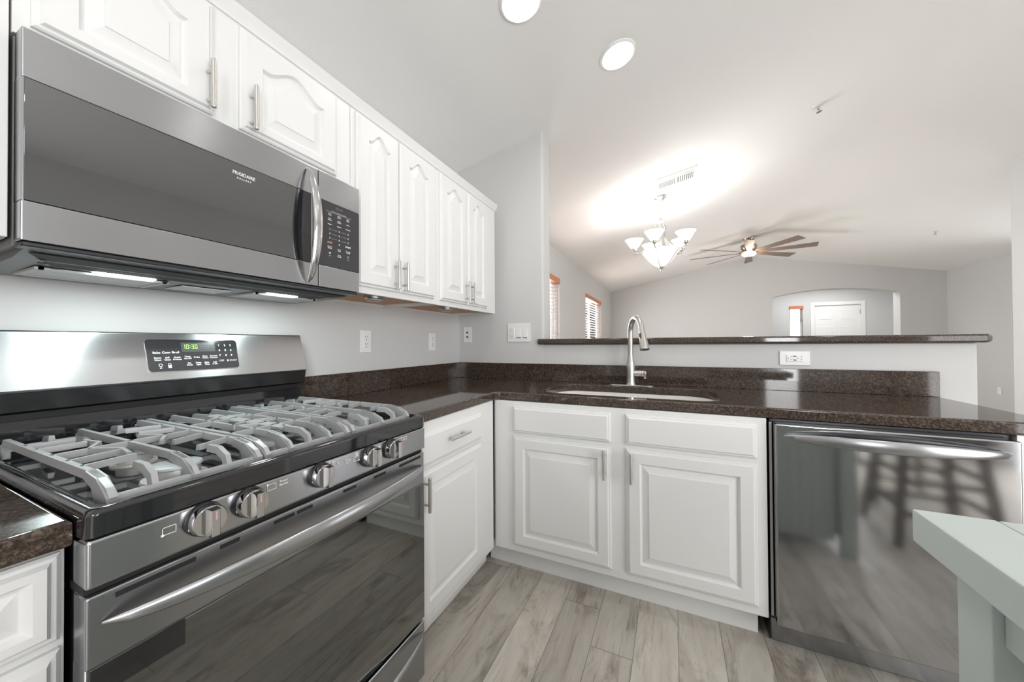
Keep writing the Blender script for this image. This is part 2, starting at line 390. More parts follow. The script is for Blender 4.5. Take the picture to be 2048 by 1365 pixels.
# ------------------------------------------------------------------ cabinets
def door_face(m, plane, ua, ub, za, zb, axis='x', arch=0., frame=.056, t=.018, sgn=1, n=24, raised=True, up_=0., dn_=0.):
    """Raised-panel door. outward direction = +x (axis x) or -y (axis y, sgn -1)."""
    def P(u, z, d): return (plane+d*sgn, u, z) if axis == 'x' else (u, plane+d*sgn, z)
    def loop(i, d, a=0.):
        inner = i >= frame*.95; zi = za+i-(dn_ if inner else 0); zo = zb+(up_ if inner else 0)
        pts = [P(ua+i, zi, d), P(ub-i, zi, d)]
        w = (ub-i)-(ua+i)
        for k in range(n+1):
            s = 1-k/n; q = min(max((s-.06)/.88, 0), 1)
            z = zo-i-a*(1-(.5-.5*math.cos(2*math.pi*q)))
            pts.append(P(ua+i+w*s, z, d))
        return pts
    f = frame; A = arch
    L_ = [loop(0, 0), loop(0, t*.45), loop(.004, t*.62), loop(.009, t*.66), loop(.014, t)]
    if raised:
        L_ += [loop(f, t, A), loop(f+.006, t-.0095, A), loop(f+.010, t-.0105, A), loop(f+.036, t-.003, A), loop(f+.0375, t-.0005, A)]
    m.loops(L_); return m
def bar_handle(parent, p0, p1, out, name='handle'):
    """bar pull between p0 and p1 (bar axis), standing off along vector out"""
    p0, p1, out = Vector(p0), Vector(p1), Vector(out); d = (p1-p0); m = MB(); up = out.normalized()
    m.tube([p0, p0+d*.02, p1-d*.02, p1], .0062, 12, up, [.0052, .0062, .0062, .0052])
    for k in (.2, .8): q = p0+d*k; m.tube([q, q-out], .0045, 10, (0, 0, 1) if abs(up.z) < .5 else (1, 0, 0))
    return obj(name, m, NICKEL, parent)

# upper cabinets on the left wall
UF, UD = .354, .372                    # face-frame plane, door plane
def upper(ya, yb, z0, label, doors, under=True):
    t = thing('wall_cabinet', (.17, (ya+yb)/2, z0), label, 'kitchen cabinet', 'white wall cabinets')
    m = MB(); z1 = 2.080
    m.box(.002, UF-.018, ya, ya+.018, z0+.0, z1); m.box(.002, UF-.018, yb-.018, yb, z0, z1)
    m.box(.002, .010, ya+.018, yb-.018, z0, z1); m.box(.010, UF-.018, ya+.018, yb-.018, z1-.018, z1)
    obj('cabinet_box', m, CAB, t)
    if under: obj('bottom_panel', MB().box(.010, UF-.018, ya+.018, yb-.018, z0+.014, z0+.028), WOODU, t, 'unpainted brown wooden underside')
    obj('face_frame', MB().box(UF-.018, UF, ya, yb, z0, z1, .001, 1), CAB, t)
    for (a, b, za, hy) in doors:
        d = obj('door', door_face(MB(), UF, a, b, za, 2.067, arch=.041, frame=.056, up_=.011, dn_=0. if za < 1.6 else .020), CAB, t, sharp=9)
        zb = 1.40 if za < 1.6 else 1.776
        bar_handle(d, (UD+.028, hy, zb), (UD+.028, hy, zb+.125), (.028, 0, 0))
    return t
upper(YS0-.002-.90, YS0-.003, 1.366, 'white wall cabinet cut off by the left edge above the worktop', [(-2.90, -2.485, 1.392, -2.52), (-2.46, -2.062, 1.392, -2.43)])
upper(YS0, YS1-.002, 1.752, 'short white wall cabinet with two arched doors above the microwave', [(-2.012, -1.722, 1.775, -1.738), (-1.66, -1.347, 1.775, -1.636)], under=False)
upper(YS1, -.752, 1.366, 'white wall cabinet with two arched doors right beside the microwave', [(-1.262, -1.031, 1.392, -1.068), (-1.025, -.777, 1.392, -1.014)])
upper(-.750, -.092, 1.366, 'white wall cabinet with two arched doors nearest the room corner', [(-.729, -.466, 1.392, -.494), (-.460, -.219, 1.392, -.437)])
m = MB(); m.prism([(UF-.03, 2.076), (UF+.006, 2.076), (UF+.008, 2.086), (UF+.013, 2.094), (UF+.020, 2.110), (UF+.022, 2.116), (UF-.03, 2.116)], 'y', -2.95, -.084)
solo('crown_moulding', m, CAB, 'thin white crown moulding running along the tops of the wall cabinets', 'moulding')
for y, lb in ((-1.10, 'round puck light under the cabinet beside the microwave'), (-.565, 'round puck light under the cabinet nearest the corner')):
    t = thing('puck_light', (.30, y, 1.352), lb, 'under-cabinet light', 'puck lights')
    obj('housing', MB().lathe([(.040, .030), (.040, .012), (.036, .008)], (.285, y, 1.350), n=28), NICKEL, t)
    obj('lens', MB().lathe([(.034, .010), (.034, .004), (.028, .0)], (.285, y, 1.350), n=28), PUCK, t)

# base cabinets
BX, BY = .6208, -.6148
def toe(m, *a): m.box(*a)
t = thing('base_cabinet', (.3, -1.0, 0), 'white base cabinet with one drawer and one door between range and corner', 'kitchen cabinet', 'white base cabinets')
m = MB(); m.box(.02, BX-.02, YS1+.002, -.640, .10, CB-.001); m.box(.02, .545, YS1+.002, -.58, 0, .10)
obj('cabinet_box', m, CAB, t)
obj('face_frame', MB().box(BX-.02, BX, YS1+.002, -.6350, .1146, CB-.001, .001, 1), CAB, t)
d = obj('drawer', door_face(MB(), BX, -1.232, -.772, .709, .833, t=.019, frame=.012, raised=False), CAB, t, sharp=9)
bar_handle(d, (BX+.048, -1.072, .782), (BX+.048, -.93, .782), (.028, 0, 0))
d = obj('door', door_face(MB(), BX, -1.232, -.772, .150, .693, t=.019), CAB, t, sharp=9)
bar_handle(d, (BX+.049, -1.213, .557), (BX+.049, -1.213, .682), (.028, 0, 0))
t = thing('base_cabinet', (1.2, -.3, 0), 'white sink base cabinet with two doors under the kitchen sink', 'kitchen cabinet', 'white base cabinets')
m = MB(); m.box(.605, 1.787, -.594, -.575, .1, CB-.002); m.box(1.77, 1.787, -.575, -.02, .1, CB-.002); m.box(.605, .62, -.575, -.30, .1, .6); m.box(.62, 1.77, -.575, -.02, .1, .118); m.box(.555, 1.765, -.545, -.53, 0, .1)
obj('cabinet_box', m, CAB, t)
obj('face_frame', MB().box(.6215, 1.787, BY, BY+.02, .1146, CB-.001, .001, 1), CAB, t)
for (a, b, hx) in ((.7294, 1.2085, 1.183), (1.2743, 1.7545, 1.297)):
    obj('drawer_front', door_face(MB(), BY, a, b, .716, .846, 'y', t=.019, frame=.02, sgn=-1, raised=False), CAB, t, sharp=9)
    d = obj('door', door_face(MB(), BY, a, b, .151, .6966, 'y', t=.019, sgn=-1), CAB, t, sharp=9)
    bar_handle(d, (hx, BY-.048, .557), (hx, BY-.048, .688), (0, -.028, 0))
t = thing('base_cabinet', (.3, -2.5, 0), 'white base cabinet on the near side of the range with raised panels', 'kitchen cabinet', 'white base cabinets')
m = MB(); BL = .6380
m.box(.02, BL-.02, -2.95, YS0-.002, .10, CB-.001); m.box(.02, .545, -2.95, YS0-.004, 0, .1); obj('cabinet_box', m, CAB, t)
obj('face_frame', MB().box(BL-.02, BL, -2.95, YS0-.002, .1146, CB-.001, .001, 1), CAB, t)
for z0, z1 in ((.735, .862), (.45, .722), (.15, .437)):
    d = obj('drawer', door_face(MB(), BL, -2.52, -2.040, z0, z1, t=.019, frame=.026), CAB, t, sharp=9); bar_handle(d, (BL+.048, -2.41, (z0+z1)/2), (BL+.048, -2.28, (z0+z1)/2), (.028, 0, 0))
obj('door', door_face(MB(), BL, -2.93, -2.55, .15, .862, t=.019), CAB, t, sharp=9)
# filler panel right of dishwasher
solo('end_panel', MB().box(2.428, 2.53, -.600, -.03, 0, CB-.001, .002), CAB, 'white end panel closing the cabinet run to the right of the dishwasher', 'cabinet panel')

# ------------------------------------------------------------------ worktops
def slab(outline, holes, z0, z1, bev=.007):
    """flat slab from an outline with optional hole loops; edges eased"""
    bm = bmesh.new()
    def ring(pts): vs = [bm.verts.new((p[0], p[1], z1)) for p in pts]; return [bm.edges.new((vs[i], vs[(i+1) % len(vs)])) for i in range(len(vs))]
    es = ring(outline)
    for h_ in holes: es += ring(h_)
    bmesh.ops.triangle_fill(bm, use_beauty=True, use_dissolve=False, edges=es)
    r = bmesh.ops.extrude_face_region(bm, geom=bm.faces[:])
    for v in [g for g in r['geom'] if isinstance(g, bmesh.types.BMVert)]: v.co.z = z0
    bmesh.ops.recalc_face_normals(bm, faces=bm.faces[:])
    if bev:
        ed = [e for e in bm.edges if len(e.link_faces) == 2 and abs(e.verts[0].co.z-e.verts[1].co.z) < 1e-5 and e.calc_face_angle(0) > 1]
        bmesh.ops.bevel(bm, geom=ed, offset=bev, segments=3, profile=.5, affect='EDGES')
    o = MB(); o.bm.free(); o.bm = bm; return o
def rrect(x0, x1, y0, y1, r, n=8):
    if not isinstance(r, (list, tuple)): r = [r]*4
    out = []
    for (cx, cy, a0), q in zip(((x1-r[0], y1-r[0], 0), (x0+r[1], y1-r[1], 90), (x0+r[2], y0+r[2], 180), (x1-r[3], y0+r[3], 270)), r):
        out += [(cx+q*math.cos(R(a0+90*i/n)), cy+q*math.sin(R(a0+90*i/n))) for i in range(n+1)]
    return out
SX0, SX1, SY0, SY1 = .842, 1.655, -.532, -.118
hole = rrect(SX0, SX1, SY0, SY1, [.12, .12, .10, .10])
CL, CBK = .628, -.609
out = [(.004, YS1+.003), (CL, YS1+.003), (CL, CBK-.02), (CL+.02, CBK), (2.5464, CBK), (2.5464, -.003), (.004, -.003)]
solo('worktop', slab(out, [hole], CB, CZ), GRAN, 'glossy brown speckled granite L-shaped worktop with an undermount sink cutout', 'worktop')
solo('worktop', slab([(.004, -2.95), (.668, -2.95), (.668, YS0-.002), (.004, YS0-.002)], [], CB, CZ), GRAN, 'short brown granite worktop on the near side of the range', 'worktop')
solo('backsplash', MB().box(.002, .02, YS1+.003, -.022, CZ, 1.0236, .0015, 1), GRAN, 'low brown granite backsplash along the left wall beside the range', 'backsplash')
solo('backsplash', MB().box(.002, 2.5464, -.020, -.002, CZ, 1.0236, .0015, 1), GRAN, 'long low brown granite backsplash behind the sink and faucet', 'backsplash')
solo('backsplash', MB().box(.002, .02, -2.95, YS0-.006, CZ, 1.0236, .0015, 1), GRAN, 'brown granite backsplash on the near side of the range', 'backsplash')
ch = .022
BF = -.035
bt = [(.636, BF+.016), (.652, BF), (2.716-ch-.01, BF), (2.716, BF+ch+.01), (2.716, .30-ch), (2.716-ch, .30), (.70, .30), (.68, .28), (.68, -.003), (.636, -.003)]
solo('breakfast_bar', slab(bt, [], 1.1535, 1.1907, .010), GRAN, 'long raised dark granite bar top capping the half wall behind the sink', 'breakfast bar')

# ------------------------------------------------------------------ sink
t = thing('kitchen_sink', (1.25, -.33, .70), 'white undermount kitchen sink basin set into the granite worktop', 'sink')
lo = []
for i, z in ((-.006, CB-.001), (.004, CB-.004), (.008, .80), (.02, .72), (.06, .695), (.15, .690)):
    lo.append([(p[0], p[1], z) for p in rrect(SX0+i, SX1-i, SY0+i, SY1-i, [max(.115-i*.4, .02)]*4)])
obj('basin', MB().loops(lo, False, True), SINK, t, recalc=True)
lo = [[(p[0], p[1], z) for p in rrect(SX0-i, SX1+i, SY0-i, SY1+i, [.12]*4)] for i, z in ((.006, CB-.001), (.03, CB-.001), (.03, .85), (.012, .80), (.012, .68))]
obj('rim', MB().loops(lo, False, True), SINK, t)
obj('drain', MB().lathe([(.05, .691), (.045, .694), (.038, .692), (.012, .688)], (1.24, -.32, 0), n=28), CHROME, t)
obj('overflow_cover', MB().lathe([(.017, 0), (.013, -.004)], (1.262, SY1-.0085, .842), 'y', n=20), SINK, t)

# ------------------------------------------------------------------ faucet
FX, FYY = 1.241, -.088
t = thing('kitchen_faucet', (FX, FYY, CZ), 'brushed nickel pull-down gooseneck kitchen faucet behind the sink', 'faucet')
obj('deck_plate', slab(rrect(FX-.125, FX+.125, FYY-.028, FYY+.028, .027), [], CZ, CZ+.006, .002), NICKEL, t)
obj('body', MB().lathe([(.030, .006), (.029, .010), (.0265, .018), (.0255, .06), (.0265, .105), (.0240, .130), (.0185, .155), (.0150, .178), (.0142, .190)], (FX, FYY, CZ), n=28), NICKEL, t)
dx, dy = .46, -.888; pts = []; rad = .080; zt = 1.222
pts += [(FX, FYY, CZ+.18), (FX, FYY, 1.14), (FX, FYY, 1.195)]
for k in range(0, 11):
    a = R(180-k*17); c = rad+rad*math.cos(a); pts.append((FX+dx*c, FYY+dy*c, zt+rad*math.sin(a)))
ex, ez = pts[-1], None
obj('spout', MB().tube(pts, .0148, 16, (-dy, dx, 0)), NICKEL, t)
q = Vector(pts[-1]); dd = (Vector(pts[-1])-Vector(pts[-2])).normalized()
ax = dd; s1 = Vector((-dy, dx, 0)).normalized(); s2 = ax.cross(s1)
sh = obj('spray_head', MB().lathe([(.0142, 0), (.0148, .002), (.0155, .02), (.0180, .055), (.0235, .098), (.0255, .112), (.0245, .117), (.015, .116)], q, (s1, s2, ax), 24), NICKEL, t)
obj('spray_button', MB().lathe([(.0075, -.003), (.0075, .004), (.005, .006)], q+ax*.04-s1*.0+Vector((-.008, -.014, 0)), (ax*2.3, s1, Vector((-.42, -.9, .1)).normalized()), 16), RUBBER, sh)
hb = obj('valve_arm', MB().lathe([(.018, 0), (.0185, .02), (.0185, .045), (.017, .047)], (FX+.012, FYY, CZ+.072), 'x', 20), NICKEL, t)
m = MB().lathe([(.0185, 0), (.019, .012), (.015, .024), (.006, .028)], (FX+.061, FYY, CZ+.072), 'x', 20)
m.tube([(FX+.072, FYY-.008, CZ+.074), (FX+.08, FYY-.03, CZ+.066), (FX+.082, FYY-.062, CZ+.052)], .007, 12, rs=[.009, .007, .006])
obj('lever_handle', m, NICKEL, t)

# ------------------------------------------------------------------ wall plates
def plate(m, ax, u0, u1, z0, z1, plane):
    if ax == 'x': m.box(plane, plane+.006, u0, u1, z0, z1, .0025)
    else: m.box(u0, u1, plane-.006, plane, z0, z1, .0025)
    return m
def slots(m, ax, u, z, plane, rot=False):
    def B(du0, du1, dz0, dz1):
        if rot: du0, du1, dz0, dz1 = dz0, dz1, du0, du1
        if ax == 'x': m.box(plane+.0005, plane+.0014, u+du0, u+du1, z+dz0, z+dz1)
        else: m.box(u+du0, u+du1, plane-.0014, plane-.0005, z+dz0, z+dz1)
    B(-.008, -.0062, .002, .010); B(.0062, .008, .002, .010); B(-.002, .002, -.010, -.006)
def duplex(ax, uc, zc, plane, label, name='power_outlet'):
    loc = (plane, uc, zc) if ax == 'x' else (uc, plane, zc)
    t = thing(name, loc, label, 'power outlet', 'outlets above the worktop')
    obj('cover_plate', plate(MB(), ax, uc-.036, uc+.036, zc-.058, zc+.058, plane), PLATE, t)
    off = .006 if ax == 'x' else -.006
    k = MB(); plate(k, ax, uc-.017, uc+.017, zc-.034, zc+.034, plane+off*.6); r = obj('receptacle', k, PLATE, t)
    s = MB(); slots(s, ax, uc, zc+.017, plane+off*1.6); slots(s, ax, uc, zc-.02, plane+off*1.6); obj('slots', s, DARK, r)
duplex('x', -.889, 1.178, .001, 'white double outlet on the left wall beside the range')
duplex('x', -.333, 1.176, .001, 'white double outlet on the left wall near the corner')
t = thing('data_jack', (.076, 0, 1.228), 'white plate with two small square data jacks beside the room corner', 'wall jack')
k = obj('cover_plate', plate(MB(), 'y', .042, .110, 1.171, 1.286, -.001), PLATE, t)
s = MB(); s.box(.0695, .0825, -.0085, -.0065, 1.237, 1.250); s.box(.0695, .0825, -.0085, -.0065, 1.204, 1.217); obj('jacks', s, DARK, t)
t = thing('light_switch', (.494, 0, 1.235), 'wide white three-gang plate with one outlet and two rocker switches', 'switch plate')
obj('cover_plate', plate(MB(), 'y', .409, .579, 1.172, 1.300, -.001), PLATE, t)
k = MB(); plate(k, 'y', .428, .462, 1.202, 1.270, -.0055); r = obj('receptacle', k, PLATE, t); s = MB(); slots(s, 'y', .445, 1.253, -.0112); slots(s, 'y', .445, 1.217, -.0112); obj('slots', s, DARK, r)
for u in (.494, .541):
    k = MB(); k.prism([(-.006, 1.202), (-.0125, 1.205), (-.0075, 1.268), (-.006, 1.269)], 'x', u-.016, u+.016); r = obj('rocker', k, PLATE, t)
    obj('gap', MB().box(u-.017, u+.017, -.0085, -.006, 1.199, 1.202), BLACKP, r)
t = thing('power_outlet', (2.031, 0, 1.078), 'horizontal white outlet with usb ports on the half wall right of the faucet', 'power outlet')
obj('cover_plate', plate(MB(), 'y', 1.968, 2.094, 1.042, 1.114, -.001), PLATE, t)
k = MB(); plate(k, 'y', 1.996, 2.066, 1.060, 1.096, -.0055); r = obj('receptacle', k, PLATE, t)
s = MB(); slots(s, 'y', 2.011, 1.078, -.0112, True); slots(s, 'y', 2.051, 1.078, -.0112, True)
s.box(2.024, 2.037, -.0130, -.0112, 1.066, 1.0705); s.box(2.024, 2.037, -.0130, -.0112, 1.0855, 1.090); obj('slots', s, DARK, r)
m = MB(); m.box(6.1515, 6.158, 5.975, 6.05, .30, .415, .002)
solo('power_outlet', m, PLATE, 'small white outlet low on the far right wall beyond the bar', 'power outlet')

# ------------------------------------------------------------------ recessed lights, vent, sprinklers
up = Vector((-SL, 0, 1)).normalized(); sx = Vector((1, 0, SL)).normalized(); sy = Vector((0, 1, 0))
def downlight(x, y, label, group=None, power=6):
    c = Vector((x, y, cz(x)))
    t = thing('recessed_light', c, label, 'recessed light', group)
    obj('trim_ring', MB().lathe([(.094, .0), (.094, -.005), (.084, -.010), (.077, -.007), (.075, .03)], c, (sx, sy, up), 40, False, False), TRIM, t)
    obj('lens', MB().lathe([(.074, .0), (.074, -.003), (.06, -.0045)], c, (sx, sy, up), 40), CAN, t)
    l = bpy.data.lights.new('recessed_lamp', 'SPOT'); l.energy = power; l.color = (1.0, .985, .96); l.spot_size = R(165); l.spot_blend = .9; l.shadow_soft_size = .07
    o = bpy.data.objects.new('recessed_lamp', l); COL.objects.link(o); o.parent = t; o.location = -up*.02; o.rotation_euler = (up).to_track_quat('Z', 'Y').to_euler()
downlight(1.212, -.302, 'bright recessed ceiling light with its whole disc in view', 'kitchen recessed lights')
downlight(.883, -.852, 'recessed ceiling light cut off by the top edge of the photo', 'kitchen recessed lights')
for (x, y) in ((.95, -2.6), (2.75, -.75), (2.6, -3.2)):  # extra unseen fixtures added because the kitchen needs their light
    downlight(x, y, 'added unseen recessed ceiling light behind the camera', 'added recessed lights behind the camera')
# supply register on the slope
t = thing('air_vent', (1.51, 1.53, cz(1.51)), 'white slatted air vent in the sloped ceiling above the chandelier', 'air vent')
def S(x, y, d): return (x-(-SL)*0, y, cz(x)-d)
def slopebox(m, x0, x1, y0, y1, d0, d1): m.loops([[S(x0, y0, d0), S(x1, y0, d0), S(x1, y1, d0), S(x0, y1, d0)], [S(x0, y0, d1), S(x1, y0, d1), S(x1, y1, d1), S(x0, y1, d1)]]); return m
m = MB(); vx0, vx1, vy0, vy1 = 1.33, 1.69, 1.40, 1.66
slopebox(m, vx0, vx1, vy0, vy0+.028, -.0, .008); slopebox(m, vx0, vx1, vy1-.028, vy1, 0, .008); slopebox(m, vx0, vx0+.028, vy0+.028, vy1-.028, 0, .008); slopebox(m, vx1-.028, vx1, vy0+.028, vy1-.028, 0, .008); slopebox(m, 1.50, 1.52, vy0+.028, vy1-.028, 0, .008)
obj('frame', m, TRIM, t)
m = MB(); slopebox(m, vx0+.02, vx1-.02, vy0+.02, vy1-.02, .0005, .002); obj('backing', m, mat('vent_shadow_grey', (.14, .14, .14), .7), t)
m = MB(); x = vx0+.04
while x < vx1-.035:
    if abs(x-1.51) > .016: slopebox(m, x, x+.006, vy0+.09, vy1-.028, .002, .007)
    x += .0185
slopebox(m, vx0+.028, vx1-.028, vy0+.085, vy0+.092, .002, .008)
y = vy0+.034
while y < vy0+.085: slopebox(m, vx0+.028, vx1-.028, y, y+.004, .002, .007); y += .011
obj('louvres', m, TRIM, t)
def sprinkler(x, y, label):
    c = Vector((x, y, cz(x))); s_ = 1 if x < 3.08 else -1; u_ = Vector((-SL*s_, 0, 1)).normalized(); a_ = Vector((1, 0, SL*s_)).normalized()
    t = thing('fire_sprinkler', c, label, 'fire sprinkler')
    obj('escutcheon', MB().lathe([(.036, 0), (.034, -.006), (.012, -.012)], c, (a_, sy, u_), 20), TRIM, t)
    obj('sprinkler_head', MB().lathe([(.008, -.01), (.008, -.03), (.004, -.034), (.004, -.045), (.018, -.047), (.018, -.049)], c, (a_, sy, u_), 16), CHROME, t)
sprinkler(2.484, 1.144, 'fire sprinkler head on the left ceiling slope')
sprinkler(4.879, 4.784, 'fire sprinkler head on the right ceiling slope near the end wall')

# ------------------------------------------------------------------ chandelier
HX, HY = 1.358, 1.857; HZ = cz(HX)
t = thing('chandelier', (HX, HY, HZ), 'nickel chandelier with five lit frosted shades and a centre bowl', 'chandelier')
obj('canopy', MB().lathe([(.066, 0), (.064, -.012), (.045, -.030), (.016, -.046), (.008, -.055)], (HX, HY, HZ), (sx, sy, up), 28), NICKEL, t)
m = MB(); z = HZ-.055; k = 0
while z > 2.50:
    pl = [(HX+(.011*math.cos(a) if k % 2 else 0), HY+(0 if k % 2 else .011*math.cos(a)), z-.016+.020*math.sin(a)) for a in [2*math.pi*i/10 for i in range(11)]]
    m.tube(pl, .0028, 6, (0, 1, 0) if k % 2 else (1, 0, 0)); z -= .031; k += 1
obj('chain', m, NICKEL, t)
obj('column', MB().lathe([(.004, 2.515), (.012, 2.50), (.008, 2.488), (.026, 2.478), (.050, 2.468), (.052, 2.458), (.020, 2.448), (.012, 2.42), (.022, 2.39), (.010, 2.36), (.009, 2.12), (.012, 2.0), (.035, 1.972), (.030, 1.958), (.012, 1.948), (.010, 1.938), (.002, 1.927)], (HX, HY, 0), n=20), NICKEL, t)
bowl = [(.022, 1.972), (.06, 1.99), (.11, 2.035), (.145, 2.085), (.165, 2.12), (.187, 2.150), (.183, 2.152), (.160, 2.123), (.140, 2.088), (.105, 2.04), (.055, 1.997), (.015, 1.98)]
obj('bowl_shade', MB().lathe(bowl, (HX, HY, 0), n=40, cap0=False, cap1=False), SHADE, t)
for i in range(5):
    a = R(187+72*i); ca, sa = math.cos(a), math.sin(a)
    def Q(r, z): return (HX+r*ca, HY+r*sa, z)
    m = MB(); m.tube([Q(.03, 2.455), Q(.06, 2.40), Q(.045, 2.34), Q(.06, 2.26), Q(.10, 2.20), Q(.16, 2.155), Q(.22, 2.13), Q(.262, 2.145), Q(.27, 2.168)], .0055, 10)
    m.tube([Q(.03, 1.965), Q(.08, 1.992), Q(.135, 2.055), Q(.175, 2.11), Q(.215, 2.145), Q(.255, 2.135), Q(.262, 2.118), Q(.25, 2.108)], .0042, 8)
    arm = obj('arm', m, NICKEL, t)
    obj('socket_cup', MB().lathe([(.004, -.045), (.010, -.038), (.008, -.026), (.024, -.012), (.027, .012), (.020, .016)], Q(.27, 2.185), n=20), NICKEL, arm)
    sp = [(.024, .0), (.045, .018), (.066, .050), (.080, .078), (.098, .098), (.094, .099), (.076, .079), (.062, .052), (.041, .021), (.020, .005)]
    obj('glass_shade', MB().lathe(sp, Q(.27, 2.192), n=32, cap0=False, cap1=False), SHADE, t)
    l = bpy.data.lights.new('chandelier_lamp', 'POINT'); l.energy = 3.2; l.color = (1, .985, .96); l.shadow_soft_size = .03
    o = bpy.data.objects.new('chandelier_lamp', l); COL.objects.link(o); o.parent = t; o.location = Vector(Q(.27, 2.245))-Vector((HX, HY, HZ))
l = bpy.data.lights.new('chandelier_bowl_lamp', 'POINT'); l.energy = 6; l.color = (1, .985, .96); l.shadow_soft_size = .05
o = bpy.data.objects.new('chandelier_bowl_lamp', l); COL.objects.link(o); o.parent = t; o.location = (.03, 0, 2.13-HZ)

# ------------------------------------------------------------------ ceiling fan
GX, GY = 2.70, 5.11; GZ = cz(GX)
t = thing('ceiling_fan', (GX, GY, GZ), 'eight-blade windmill ceiling fan with a warm centre light under the ridge', 'ceiling fan')
obj('canopy', MB().lathe([(.085, 0), (.082, -.02), (.06, -.055), (.03, -.075)], (GX, GY, GZ), (sx, sy, up), 28), BRONZE, t)
obj('downrod', MB().lathe([(.013, GZ-.06), (.013, 2.90), (.03, 2.895), (.035, 2.875)], (GX, GY, 0), n=16), BRONZE, t)
obj('motor_housing', MB().lathe([(.05, 2.88), (.115, 2.872), (.125, 2.85), (.115, 2.80), (.09, 2.765), (.085, 2.745)], (GX, GY, 0), n=8), BRONZE, t)
obj('hub', MB().lathe([(.10, 2.755), (.145, 2.748), (.145, 2.732), (.11, 2.722)], (GX, GY, 0), n=32), BRONZE, t)
obj('light_bowl', MB().lathe([(.108, 2.722), (.106, 2.700), (.085, 2.682), (.04, 2.674), (.004, 2.672)], (GX, GY, 0), n=32), FANL, t)
for k in range(8):
    a = R(45*k-9); ca, sa = math.cos(a), math.sin(a); r_ = Vector((ca, sa, 0)); s_ = Vector((-sa, ca, 0)); lo = []
    for r, w in ((.13, .030), (.25, .045), (.60, .060), (.93, .072)):
        c = Vector((GX, GY, 2.738))+r_*r; tl = R(-14); e = s_*math.cos(tl)*w+Vector((0, 0, math.sin(tl)))*w; th = Vector((0, 0, .004))
        lo.append([c-e-th, c+e-th, c+e+th, c-e+th])
    obj('blade', MB().loops(lo), BLADE, t)
l = bpy.data.lights.new('fan_lamp', 'POINT'); l.energy = 9; l.color = (1, .82, .6); l.shadow_soft_size = .08
o = bpy.data.objects.new('fan_lamp', l); COL.objects.link(o); o.parent = t; o.location = (0, 0, 2.62-GZ)

# ------------------------------------------------------------------ bowed appliance handle
def bowed(p0, p1, out, n=28, a=.010, b=.016, bow=.055, pw=.55, sag=0.0, tip=.12):
    p0, p1, out = Vector(p0), Vector(p1), Vector(out).normalized(); path = []; sc = []
    for i in range(n+1):
        s = i/n; q = math.sin(math.pi*s)
        path.append(p0.lerp(p1, s)+out*bow*(q**pw if q > 0 else 0)+Vector((0, 0, -sag*q)))
        k = max(q, 0)**.42; sc.append((tip+(1-tip)*k, tip+(1-tip)*k))
    up = Vector((0, 0, 1)) if abs((p1-p0).normalized().z) < .5 else (p1-p0).cross(out).normalized()
    sec = [(a*math.cos(2*math.pi*i/18), b*math.sin(2*math.pi*i/18)) for i in range(18)]
    return MB().sweep(path, sec, up, sc)

# ------------------------------------------------------------------ microwave
t = thing('microwave', (.2, (YS0+YS1)/2, 1.34), 'black stainless over-the-range microwave with lit lamps underneath', 'microwave')
m = MB(); m.box(.004, .352, YS0+.002, YS1-.002, 1.352, 1.747, .002, 1)
obj('body', m, mat('grey_enamel_case', (.20, .20, .195), .4), t)
obj('door_gap_dark', MB().box(.353, .395, YS0+.004, YS1-.003, 1.3475, 1.3565, .002, 1), BLACKP, t)  # black strip stands in for the dark gap below the door
MY = -1.447
d = MB(); d.box(.360, .400, YS0+.002, MY-.001, 1.656, 1.747, .0025); d.box(.360, .400, YS0+.002, MY-.001, 1.357, 1.430, .0025); d.box(.360, .398, YS0+.002, YS0+.006, 1.43, 1.656); d.box(.360, .4, MY-.030, MY-.001, 1.43, 1.656); d.box(.360, .390, YS0+.004, MY-.002, 1.36, 1.74)
door = obj('door', d, STEEL, t)
obj('door_glass', MB().box(.391, .4005, YS0+.005, -1.503, 1.4305, 1.6555, .001, 1), GLASSM, door)
pts = [(-1.503, 1.4305), (-1.503, 1.6555)]+[(-1.503-.026*math.sin(math.pi*i/12)**.7 if 0 < i < 12 else -1.503, 1.6555-.225*i/12) for i in range(1, 12)]
m = MB(); m.prism(pts, 'x', .3995, .4012); m.box(.392, .4008, -1.5028, MY-.026, 1.4305, 1.6555); obj('handle_hollow_dark', m, BLACK, door)  # flat black panel paints in the dark hollow and reflection beside the handle
hp = []; hs = []
for i in range(29):
    s = i/28; q = math.sin(math.pi*s); hp.append((.404+.047*q**.6 if q > 0 else .404, -1.486, 1.364+.370*s)); k = .15+.85*max(q, 0)**.5; hs.append((k, k))
sec = [(.0160*math.cos(2*math.pi*i/18), .010*math.sin(2*math.pi*i/18)) for i in range(18)]
obj('handle', MB().sweep(hp, sec, (1, 0, 0), hs), CHROME, door)
lt = MB(); lt.text('FRIGIDAIRE', (.4012, -1.669, 1.6285), .0128, bold=.0002, sx=.86); lt.text('G A L L E R Y', (.4012, -1.669, 1.6165), .0062, bold=.00015)
obj('brand_lettering', lt, PRINT, door)
c = MB(); c.box(.360, .400, MY+.001, YS1-.001, 1.652, 1.747, .0025); c.box(.360, .400, MY+.001, YS1-.001, 1.357, 1.430, .0025); c.box(.360, .392, MY+.002, YS1-.002, 1.36, 1.74)
cp = obj('control_column', c, STEEL, t)
kp = obj('keypad_panel', MB().box(.392, .4003, MY+.001, YS1-.001, 1.4305, 1.6515, .001, 1), GLASSP, cp)
k = MB(); X = .401; cols = (-1.405, -1.368, -1.331)
k.text('Sensor Convenience  &  Programs', (X, -1.368, 1.6235), .0045, sx=.95)
k.box(.4004, .4009, -1.418, -1.318, 1.6195, 1.6199)
